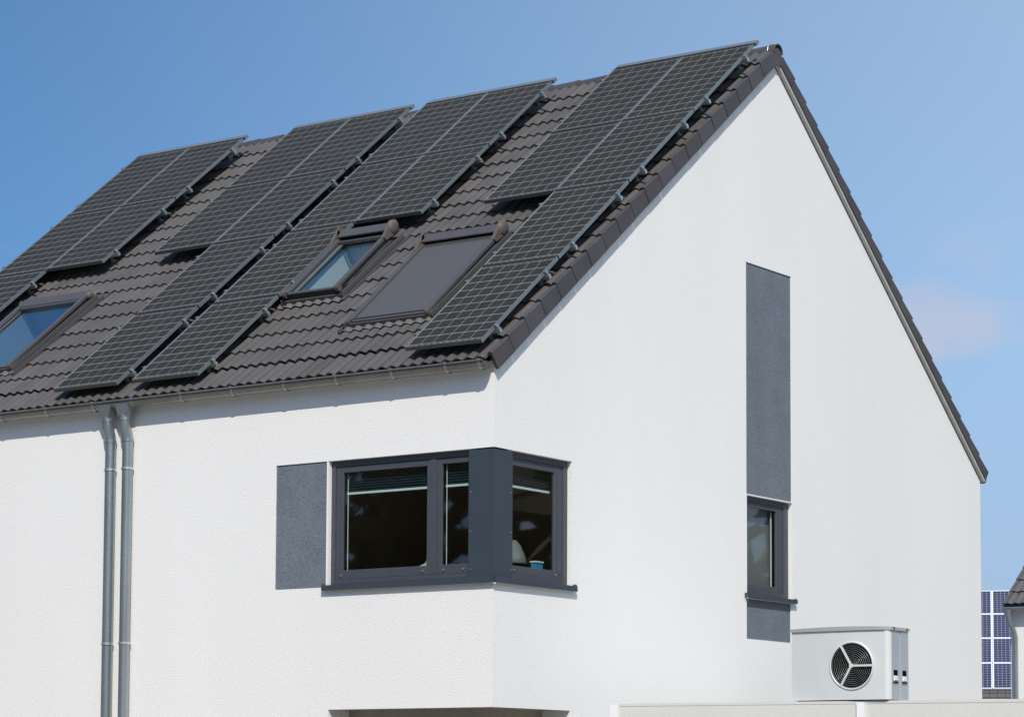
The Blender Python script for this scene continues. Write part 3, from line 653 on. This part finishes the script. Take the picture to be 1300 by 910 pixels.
for nm, d, xr, mods, tl in arrays:
    cols_n = sorted(set(c for c, r in mods))
    def AM(x, s):                                       # array plane, slightly lifted towards the ridge
        return RM @ Matrix.Translation((x*S, 0, OFF0)) @ Matrix.Rotation(math.atan(tl), 4, 'X') @ Matrix.Rotation({'right': -0.011, 'inner': 0.003}.get(nm, 0.0), 4, 'Z') @ Matrix.Translation((0, s*S, 0))
    for c, r in mods:
        jit = Matrix.Rotation(rv.uniform(-0.0012, 0.0012), 4, 'Y') @ Matrix.Rotation(rv.uniform(-0.001, 0.001), 4, 'X')
        side = '' if r < 2 else (' right' if c == 0 else ' left')
        dr = 0.0
        panel(AM(xr-(c+0.5)*PG_X+dr, ROW0+r*PG_S) @ jit, 'dark solar panel, %s%s, %s' % (words[r], side, d), 'solar panels on the roof')
    for r in range(4):
        cs_ = [c for c, r2 in mods if r2 == r]
        xR = xr-min(cs_)*PG_X; xL_ = xr-(max(cs_)+1)*PG_X
        for q, f in enumerate((0.16, 0.80)):
            s = ROW0+(r+f)*PG_S; mw = AM(xR, s); wL = (xL_-xR)*S
            t = bpy.data.objects.new('mounting_rail', None); col.objects.link(t); t.matrix_basis = mw
            tag(t, 'aluminium rail under %s panels, %s one, %s' % (words[r], ('lower', 'upper')[q], d), 'mounting rail', 'mounting rails under the solar panels')
            k = MB(); k.box(wL-0.05, 0.045, -0.018, 0.018, -0.083, -0.043); k.box(wL-0.05, 0.045, -0.006, 0.006, -0.0429, -0.0405); o = k.mesh('rail_profile', MT['alubright']); oo = bpy.data.objects.new('rail_profile', o); col.objects.link(oo); oo.parent = t
            if not (q == 0 and r == 0 and nm == 'right'): pass
            if 'clamp_me' not in globals():
                k = MB(); n = 8                      # end clamp: bent hook gripping the frame edge
                pr = [(-0.010, 0.004), (0.012, 0.005), (0.030, -0.006), (0.040, -0.028), (0.040, -0.045), (0.031, -0.045), (0.031, -0.030), (0.023, -0.014), (0.008, -0.004), (-0.010, -0.001)]
                k.prism(pr, -0.020, 0.020, lambda x, a, b: Vector((a, x, b))); k.tube([(0.020, 0, -0.04), (0.020, 0, 0.008)], 0.007, 8)
                clamp_me = k.mesh('end_clamp', MT['alu'])
                k = MB(); k.box(-0.02, 0.02, -0.015, 0.0, -0.15, -0.083); k.box(-0.02, 0.02, -0.015, 0.05, -0.158, -0.150); hook_me = k.mesh('roof_hook', MT['alu'])
            o = bpy.data.objects.new('end_clamp', clamp_me); col.objects.link(o); o.parent = t; o.scale = (0.85, 0.8, 0.85)
            o = bpy.data.objects.new('end_clamp', clamp_me); col.objects.link(o); o.parent = t; o.matrix_basis = Matrix.Translation((wL, 0, 0)) @ Matrix.Rotation(math.pi, 4, 'Z')
            for hx in [-0.10, wL+0.1]+([wL/2] if wL < -1.2 else []):
                o = bpy.data.objects.new('roof_hook', hook_me); col.objects.link(o); o.parent = t; o.location = (hx, 0, 0)
    # aluminium capping strip along the top edge
    cs_ = [c for c, r2 in mods if r2 == 3]; xR, xL_ = xr, xr-(max(cs_)+1)*PG_X
    Mx = AM(0, ROW0+4*PG_S-0.02)
    k = MB(); k.box((xL_+0.05)*S-0.02, xR*S+0.02, 0.0, 0.075, -0.038, 0.003)
    o = bpy.data.objects.new('capping_strip', k.mesh('capping_strip', MT['alu'])); col.objects.link(o); o.matrix_basis = Mx
    tag(o, 'grey strip along the top of the %s' % d, 'metal strip', 'capping strips above the solar arrays')

# ------------------------------------------------------------------ garage roof edge with the heat pump
GA = Vector((1.20, 0.755, 0)); GD = Vector((math.cos(R_(7.6)), math.sin(R_(7.6)), 0)); GN = Vector((-math.sin(R_(7.6)), math.cos(R_(7.6)), 0))
GZT = 2.70
gar = thing('garage', (GA.x*S+2.5, GA.y*S+2, 0), 'low pale flat-roofed garage with white posts in front of the gable, under the heat pump', 'garage')
def GP(u, d, z): return Vector(((GA.x+GD.x*u+GN.x*d)*S, (GA.y+GD.y*u+GN.y*d)*S, z*S+ZO))
m = MB(); m.box(0.10, 8.0, 0.0, 5.0, GZ, GZT, GP); m.build('wall', MT['beige'], gar)
m = MB(); m.box(0.0, 0.0985, -0.02, 5.0, GZ, GZT-0.005, GP); m.build('corner_post', MT['whitepost'], gar)
m = MB(); m.box(3.11, 3.20, -0.035, -0.001, GZ, GZT-0.012, GP); m.build('facade_post', MT['whitepost'], gar)
m = MB(); m.box(0.101, 3.109, -0.004, -0.001, GZT-0.03, GZT+0.002, GP); m.box(3.201, 8.0, -0.004, -0.001, GZT-0.03, GZT+0.004, GP); m.build('edge_trim', MT['beige'], gar)

pa = R_(1.5)
PC = GP(2.27, 0.06, GZT); pw, pd, ph = 0.995, 0.42, 0.618
PMt = Matrix.Translation(Vector((PC.x, PC.y, PC.z+0.012))) @ Matrix.Rotation(pa, 4, 'Z')
pump = bpy.data.objects.new('heat_pump', None); col.objects.link(pump); pump.matrix_basis = PMt @ Matrix.Translation((pw/2, pd/2, 0))
PI_ = Matrix.Translation((-pw/2, -pd/2, 0))
tag(pump, 'silver grey air source heat pump with round fan grille standing on the low roof', 'heat pump')
def pp(mb, name, m_, bevel=0):
    o = bpy.data.objects.new(name, mb.mesh(name, m_)); col.objects.link(o); o.parent = pump; o.matrix_basis = PI_
    if bevel: b = o.modifiers.new('bevel', 'BEVEL'); b.width = bevel; b.segments = 3; b.limit_method = 'ANGLE'
    return o
fx, fz, fr_ = 0.615, 0.305, 0.214
# front sheet: gently bowed, with a round hole; rounded right corner
def front_y(x):
    t = x/pw; return 0.035*(1-math.sin(math.pi*min(max(t*0.92+0.04, 0), 1)))
m = MB(); n = 48; ring = [(fx+fr_*math.cos(2*math.pi*k/n), fz+fr_*math.sin(2*math.pi*k/n)) for k in range(n)]
def rectpt(a):
    c, s_ = math.cos(a), math.sin(a); ts = []
    if c > 1e-9: ts.append(((pw-0.07)-fx)/c)
    if c < -1e-9: ts.append((0-fx)/c)
    if s_ > 1e-9: ts.append((ph-fz)/s_)
    if s_ < -1e-9: ts.append((0-fz)/s_)
    t = min(ts); return (fx+t*c, fz+t*s_)
angs = sorted(set([2*math.pi*k/n for k in range(n)]+[math.atan2(z-fz, x-fx) % (2*math.pi) for x in (0, (pw-0.07)) for z in (0, ph)]))
steps = [0, 0.25, 0.5, 0.75, 1.0]; V_ = []
for a in angs:
    i = (fx+fr_*math.cos(a), fz+fr_*math.sin(a)); o_ = rectpt(a)
    for t in steps:
        x, z = i[0]+(o_[0]-i[0])*t, i[1]+(o_[1]-i[1])*t; V_.append((x, front_y(x), z))
ns = len(steps); na = len(angs)
m.add(V_, [(i*ns+j, ((i+1) % na)*ns+j, ((i+1) % na)*ns+j+1, i*ns+j+1) for i in range(na) for j in range(ns-1)], True)
arc = [((pw-0.07)+0.05*math.sin(a), front_y((pw-0.07))+0.05*(1-math.cos(a))) for a in [math.pi/2*k/6 for k in range(7)]]
m.add([(x, y, 0) for x, y in arc]+[(x, y, ph) for x, y in arc], [(i, i+1, i+8, i+7) for i in range(6)], True)
m.add([(0, front_y(0), 0), (0, pd, 0), (0, pd, ph), (0, front_y(0), ph)], [(0, 1, 2, 3)])
pp(m, 'front_casing', MT['pump'])
xs_ = arc[-1][0]; ys_ = arc[-1][1]
m = MB(); m.box(xs_-0.02, xs_, ys_+0.001, 0.242, 0.0, ph); sp = pp(m, 'side_panel', MT['pumpside'])
m = MB(); m.box(xs_-0.02, xs_+0.001, 0.260, pd, 0.0, ph); sp2 = pp(m, 'side_panel', MT['pumpside'])
m = MB(); m.box(xs_-0.03, xs_-0.008, 0.2425, 0.2595, 0.0, ph); pp(m, 'corner_strip', MT['whitepost'])
m = MB(); m.box(0.001, xs_-0.03, 0.15, pd-0.001, 0.001, ph-0.001); pp(m, 'inner_case', MT['black'])
# lid: shallow curved cap following the front
m = MB(); n = 16; top = [(-0.012+(xs_+0.024)*k/n) for k in range(n+1)]
fr1 = [(x, front_y(max(0, min(x, pw-0.055)))-0.014+(0.03 if k == n else 0), ph+0.002) for k, x in enumerate(top)]
fr2 = [(x, y, ph+0.030+0.010*math.sin(math.pi*k/n)) for k, (x, y, z) in enumerate(fr1)]
bk1 = [(x, pd+0.012, ph+0.002) for x in top]; bk2 = [(x, pd+0.012, ph+0.030+0.010*math.sin(math.pi*k/n)) for k, x in enumerate(top)]
n1 = n+1
m.add(fr1+fr2, [(i, i+1, i+1+n1, i+n1) for i in range(n)], True); m.add(fr2+bk2, [(i, i+1, i+1+n1, i+n1) for i in range(n)], True); m.add(fr1+bk1, [(i, i+1, i+1+n1, i+n1) for i in range(n)]); m.add(bk1+bk2, [(i, i+1, i+1+n1, i+n1) for i in range(n)])
m.add([fr1[-1], fr2[-1], bk2[-1], bk1[-1]], [(0, 1, 2, 3)]); m.add([fr1[0], fr2[0], bk2[0], bk1[0]], [(0, 1, 2, 3)])
lid = pp(m, 'lid', MT['pumplid'])
# fan grille: rim, three arms, fine rings, dark well, blades
yf = 0.004
def torus(mb, cx_, cz_, y_, R0, r0, n_=48, k_=6):
    vs = []
    for i in range(n_):
        a = 2*math.pi*i/n_
        for j in range(k_):
            b = 2*math.pi*j/k_; vs.append((cx_+(R0+r0*math.cos(b))*math.cos(a), y_+r0*math.sin(b), cz_+(R0+r0*math.cos(b))*math.sin(a)))
    mb.add(vs, [(i*k_+j, ((i+1) % n_)*k_+j, ((i+1) % n_)*k_+(j+1) % k_, i*k_+(j+1) % k_) for i in range(n_) for j in range(k_)], True)
m = MB(); torus(m, fx, fz, 0.0, fr_-0.003, 0.009); grille = pp(m, 'fan_grille', MT['pump'])
def sub(mb, name, m_, par):
    o = bpy.data.objects.new(name, mb.mesh(name, m_)); col.objects.link(o); o.parent = par; return o
for a in (0, 2*math.pi/3, 4*math.pi/3):
    m = MB(); c, s_ = math.cos(a), math.sin(a); wv = (-s_*0.009, c*0.009)
    p = lambda r_, k_: (fx+c*r_+wv[0]*k_, fz+s_*r_+wv[1]*k_)
    vs = []
    for y_ in (-0.010, 0.006):
        for r_, k_ in ((0, -1), (fr_-0.008, -1), (fr_-0.008, 1), (0, 1)): x_, z_ = p(r_, k_); vs.append((x_, y_, z_))
    m.add(vs, [(0, 1, 2, 3), (4, 5, 6, 7), (0, 1, 5, 4), (1, 2, 6, 5), (2, 3, 7, 6), (3, 0, 4, 7)]); sub(m, 'arm', MT['pump'], grille)
m = MB(); m.tube([(fx, -0.012, fz), (fx, 0.006, fz)], 0.020, 16); sub(m, 'hub', MT['pump'], grille)
m = MB()
for q in range(1, 12): torus(m, fx, fz, 0.010, fr_*q/12, 0.0014, 40, 4)
o = sub(m, 'ring_wires', MT['wire'], grille); o['kind'] = 'stuff'
m = MB(); n = 40
m.add([(fx+fr_*math.cos(2*math.pi*k/n), y_, fz+fr_*math.sin(2*math.pi*k/n)) for y_ in (0.012, 0.149) for k in range(n)], [(k, (k+1) % n, (k+1) % n+n, k+n) for k in range(n)], True); pp(m, 'fan_well', MT['black'])
fan = MB(); fan.tube([(fx, 0.05, fz), (fx, 0.10, fz)], 0.045, 16); fan = pp(fan, 'fan', MT['rubber'])
for q in range(5):
    m = MB(); a0_ = 2*math.pi*q/5; vs = []
    for r_, da in ((0.04, 0), (0.11, 0.12), (0.178, 0.18)): vs.append((fx+r_*math.cos(a0_+da), 0.055, fz+r_*math.sin(a0_+da)))
    for r_, da in ((0.178, 0.95), (0.11, 0.80), (0.04, 0.6)): vs.append((fx+r_*math.cos(a0_+da), 0.092, fz+r_*math.sin(a0_+da)))
    m.add(vs, [(0, 1, 4, 5), (1, 2, 3, 4)]); sub(m, 'fan_blade', MT['rubber'], fan)
for k_, (sp_, yy) in enumerate(((sp, 0.145), (sp2, 0.325))):
    m = MB(); X = xs_+(0.0 if k_ == 0 else 0.001)
    m.box(X, X+0.004, yy-0.052, yy+0.052, 0.155, 0.275); sub(m, 'recess_frame', MT['pumplid'], sp_)
    m = MB(); m.box(X+0.004, X+0.006, yy-0.040, yy+0.040, 0.215, 0.265); sub(m, 'handle_hollow', MT['black'], sp_)
    m = MB(); m.add([(X+0.004, yy-0.040, 0.168), (X+0.004, yy+0.040, 0.168), (X+0.004, yy+0.040, 0.214), (X+0.004, yy-0.040, 0.214), (X+0.018, yy-0.030, 0.175), (X+0.018, yy+0.030, 0.175), (X+0.010, yy+0.034, 0.214), (X+0.010, yy-0.034, 0.214)],
                    [(0, 1, 5, 4), (1, 2, 6, 5), (2, 3, 7, 6), (3, 0, 4, 7), (4, 5, 6, 7)]); sub(m, 'handle', MT['pump'], sp_)
    m = MB(); m.box(X+0.004, X+0.010, yy-0.050, yy+0.050, 0.150, 0.160); sub(m, 'handle_edge', MT['black'], sp_)
m = MB()
for yy in (0.10, 0.37): m.tube([(xs_+0.010, yy, ph+0.018), (xs_+0.017, yy, ph+0.018)], 0.010, 10)
pp(m, 'lid_screw', MT['black'])
m = MB(); m.box(0.65, 0.90, 0.05, 0.30, -0.012, -0.001); m.box(0.05, 0.25, 0.05, 0.30, -0.012, -0.001); pp(m, 'foot', MT['rubber'])

# ------------------------------------------------------------------ neighbours at the right edge
Rh = Vector((Rv.x, Rv.y, 0)).normalized(); Fh = Vector((Fv.x, Fv.y, 0)).normalized()
def pix(u, v, t):                                       # where a survey sighting lands at distance t
    return Cv+t*(Fv+Rv*(u-650)/3278.72-Uv*(v-730.7)/3278.72)
# near neighbour
def local(org, yaw):
    ex = Rh*math.cos(yaw)-Fh*math.sin(yaw); ey = Rh*math.sin(yaw)+Fh*math.cos(yaw)
    return Matrix(((ex.x, ey.x, 0, org.x), (ex.y, ey.y, 0, org.y), (0, 0, 1, org.z), (0, 0, 0, 1)))
org = pix(1275.5, 771, 45); ze = org.z; org.z = 0
NM = local(org, R_(38)); NPt = R_(41)
nb = thing('neighbour_house', (NM @ Vector((3, 4, 0))), 'white rendered neighbour house with grey tiled roof and zinc downpipe at the right edge', 'house')
def NP(x, y, z): return NM @ Vector((x, y, z))
m = MB(); x0, x1, y0, y1 = 0.045, 8.0, 0.13, 7.5; hz = ze+0.10
rz = lambda y: hz+(min(y-y0, y1-y))*math.tan(NPt)
m.quad(NP(x0, y0, 0), NP(x1, y0, 0), NP(x1, y0, hz), NP(x0, y0, hz)); m.quad(NP(x0, y0, 0), NP(x0, y1, 0), NP(x0, y1, hz), NP(x0, (y0+y1)/2, rz((y0+y1)/2)), NP(x0, y0, hz))
m.quad(NP(x1, y0, 0), NP(x1, y1, 0), NP(x1, y1, hz), NP(x1, (y0+y1)/2, rz((y0+y1)/2)), NP(x1, y0, hz)); m.quad(NP(x0, y1, 0), NP(x1, y1, 0), NP(x1, y1, hz), NP(x0, y1, hz))
m.build('wall', MT['stucco'], nb)
yr2 = (y0+y1)/2; sl2 = yr2/math.cos(NPt)
NRM = NM @ Matrix.Translation((0, 0, ze+0.02)) @ Matrix.Rotation(NPt, 4, 'X')
m = MB(); m.box(0, 8.2, 0, sl2, -0.02, 0.03, lambda x, y, z: NRM @ Vector((x, y, z))); m.box(0, 8.2, 0, sl2, -0.05, 0.0, lambda x, y, z: NM @ Matrix.Translation((0, 2*yr2, ze+0.02)) @ Matrix.Rotation(math.pi-NPt, 4, 'X') @ Vector((x, y, z)))
nroof = m.build('roof', MT['underlay'], nb)
ntm = tile_mesh(0.30, 0.40, 8, 0.034).mesh('roof_tile', MT['fartile'])
for r in range(int(sl2/0.345)):
    for c in range(4): inst('roof_tile', ntm, NRM @ Matrix.Translation((0.30*(c+1), r*0.345, 0.052)), nroof)
restn = MB(); bt = tile_mesh(0.30, 0.40, 6, 0.034)
for r in range(int(sl2/0.345)):
    for c in range(4, 27):
        mw = NRM @ Matrix.Translation((0.30*(c+1), r*0.345, 0.052)); restn.add([mw @ Vector(v) for v in bt.v], bt.f, True)
o = restn.build('roof_tiles_beyond', MT['fartile'], nroof); o['kind'] = 'stuff'
vmn = MB(); vmn.box(-0.02, 0.03, 0, 0.36, -0.06, 0.075); vmn = vmn.mesh('verge_tile', MT['fartile'])
for r in range(int(sl2/0.345)): inst('verge_tile', vmn, NRM @ Matrix.Translation((0, r*0.345, 0.0)) @ Matrix.Rotation(-0.05, 4, 'X'), nroof)
m = MB(); n = 10; a_ = [math.pi+math.pi*k/n for k in range(n+1)]
prof = [(-0.05+0.065*math.cos(t), ze-0.0+0.065*math.sin(t)) for t in a_]+[(-0.05+0.060*math.cos(t), ze+0.060*math.sin(t)) for t in a_[::-1]]
m.prism(prof, 0.02, 8.2, lambda x, a, b: NP(x, a, b), True); m.build('gutter', MT['zinc'], nb)
m = MB(); px_ = 0.085
m.tube([NP(px_, -0.05, ze-0.04), NP(px_, -0.05, ze-0.14), NP(px_+0.02, -0.02, ze-0.26), NP(px_+0.07, 0.04, ze-0.42), NP(px_+0.085, 0.06, ze-0.52), NP(px_+0.085, 0.06, 0)], [0.085, 0.060, 0.045, 0.042, 0.042, 0.042], 12); m.build('downpipe', MT['zinc'], nb)

# far neighbour with the blue array
org = pix(1246, 886, 100); ze2 = org.z; org.z = 0
QM = local(org, R_(10.5)); QP = R_(35)
nh = thing('far_house', (QM @ Vector((3, 6, 0))), 'distant white house whose roof is covered in blue white-framed solar panels', 'house')
def QPt(x, y, z): return QM @ Vector((x, y, z))
m = MB(); x0, x1, y0, y1 = -4.5, 9.0, 0.5, 13.0; h2 = ze2+0.2; ym = (y0+y1)/2
m.quad(QPt(x0, y0, 0), QPt(x1, y0, 0), QPt(x1, y0, h2), QPt(x0, y0, h2)); m.quad(QPt(x0, y1, 0), QPt(x1, y1, 0), QPt(x1, y1, h2), QPt(x0, y1, h2))
for x in (x0, x1): m.quad(QPt(x, y0, 0), QPt(x, y1, 0), QPt(x, y1, h2), QPt(x, ym, ze2+ym*math.tan(QP)-0.1), QPt(x, y0, h2))
m.build('wall', MT['stucco'], nh)
ys2 = 6.62; QRM = QM @ Matrix.Translation((0, 0, ze2)) @ Matrix.Rotation(QP, 4, 'X'); slq = ym/math.cos(QP)
slen = 8.02
m = MB(); m.box(x0-0.3, x1+0.3, 0, slen, -0.06, 0.0, lambda x, y, z: QRM @ Vector((x, y, z)))
yb = slen*math.cos(QP); m.box(x0-0.3, x1+0.3, 0, slen, -0.06, 0.0, lambda x, y, z: QM @ Matrix.Translation((0, 2*yb, ze2)) @ Matrix.Rotation(math.pi-QP, 4, 'X') @ Vector((x, y, z)))
qroof = m.build('roof', MT['underlay'], nh)
rq = MB(); bt = tile_mesh(0.30, 0.39, 6, 0.034)
for r in range(int(slen/0.343)):
    for c in range(47):
        pass
        mw = QRM @ Matrix.Translation((x0-0.3+0.30*(c+1), r*0.343, 0.03)); rq.add([mw @ Vector(v) for v in bt.v], bt.f, True)
o = rq.build('roof_tiles', MT['fartile'], qroof); o['kind'] = 'stuff'
QF = module_meshes(1.03, 1.845, 6, 10, MT['whitefr'], MT['bluecell'], MT['cellline'], 0.018, th=0.05, rim=0.04, margin=0.012, ends_w=0.04)
seam = pix(1259.6, 800, 103); xs0 = (QM.inverted() @ seam).x
rown = ['lowest', 'second', 'third', 'topmost']
for c in (-1, 0):
    for r in range(4):
        if True:
            side = 'just left of the white seam' if c == -1 else 'just right of the white seam'
            panel(QRM @ Matrix.Translation((xs0+(c+0.5)*1.045, 0.52+r*1.86, 0.13)), 'blue solar panel, %s row from the bottom, %s' % (rown[r], side), 'blue solar panels on the distant roof', QF, False)
m = MB(); m.box(x0-0.3, x1+0.3, -0.1, 0.02, ze2-0.12, ze2-0.02, QPt); m.build('gutter', MT['whitefr'], nh)

# ------------------------------------------------------------------ wooded belt across the street, behind the viewer
MT['leaf'] = mat('leaves', (0.115, 0.105, 0.065), 0.8, noise=[(0.6, 0.35, ONE)])
rw = random.Random(11)
wd = MB()
for k in range(46):
    a0_ = R_(150+k*7.0); dist = rw.uniform(48, 62)
    bx_, by_ = 6+dist*math.cos(a0_), -4+dist*math.sin(a0_)
    ang = math.degrees(math.atan2(by_-Cv.y, bx_-Cv.x))
    if 90 < ang < 160 or (ang > -30 and ang < 20 and False): continue
    if by_ > -8 and bx_ < 4: continue
    H = rw.uniform(14, 19)
    for q in range(560):
        z = H*(0.08+0.92*rw.random() ** 0.8); rr = 5.6*math.sqrt(max(0.05, 1-((z/H-0.45)/0.6) ** 2)); t = rw.uniform(0, 2*math.pi); ro = rr*rw.random() ** 0.4
        p = Vector((bx_+ro*math.cos(t), by_+ro*math.sin(t), z)); u = Vector((rw.gauss(0, 1), rw.gauss(0, 1), rw.gauss(0, 1))).normalized(); v = u.orthogonal().normalized(); sz = rw.uniform(0.5, 1.1)
        wd.add([p+u*sz, p+v*sz, p-u*sz, p-v*sz*0.8], [(0, 1, 2, 3)])
tag(wd.build('woodland', MT['leaf']), 'belt of dark broadleaf trees across the street, mirrored in the panes', 'woodland', kind='stuff')
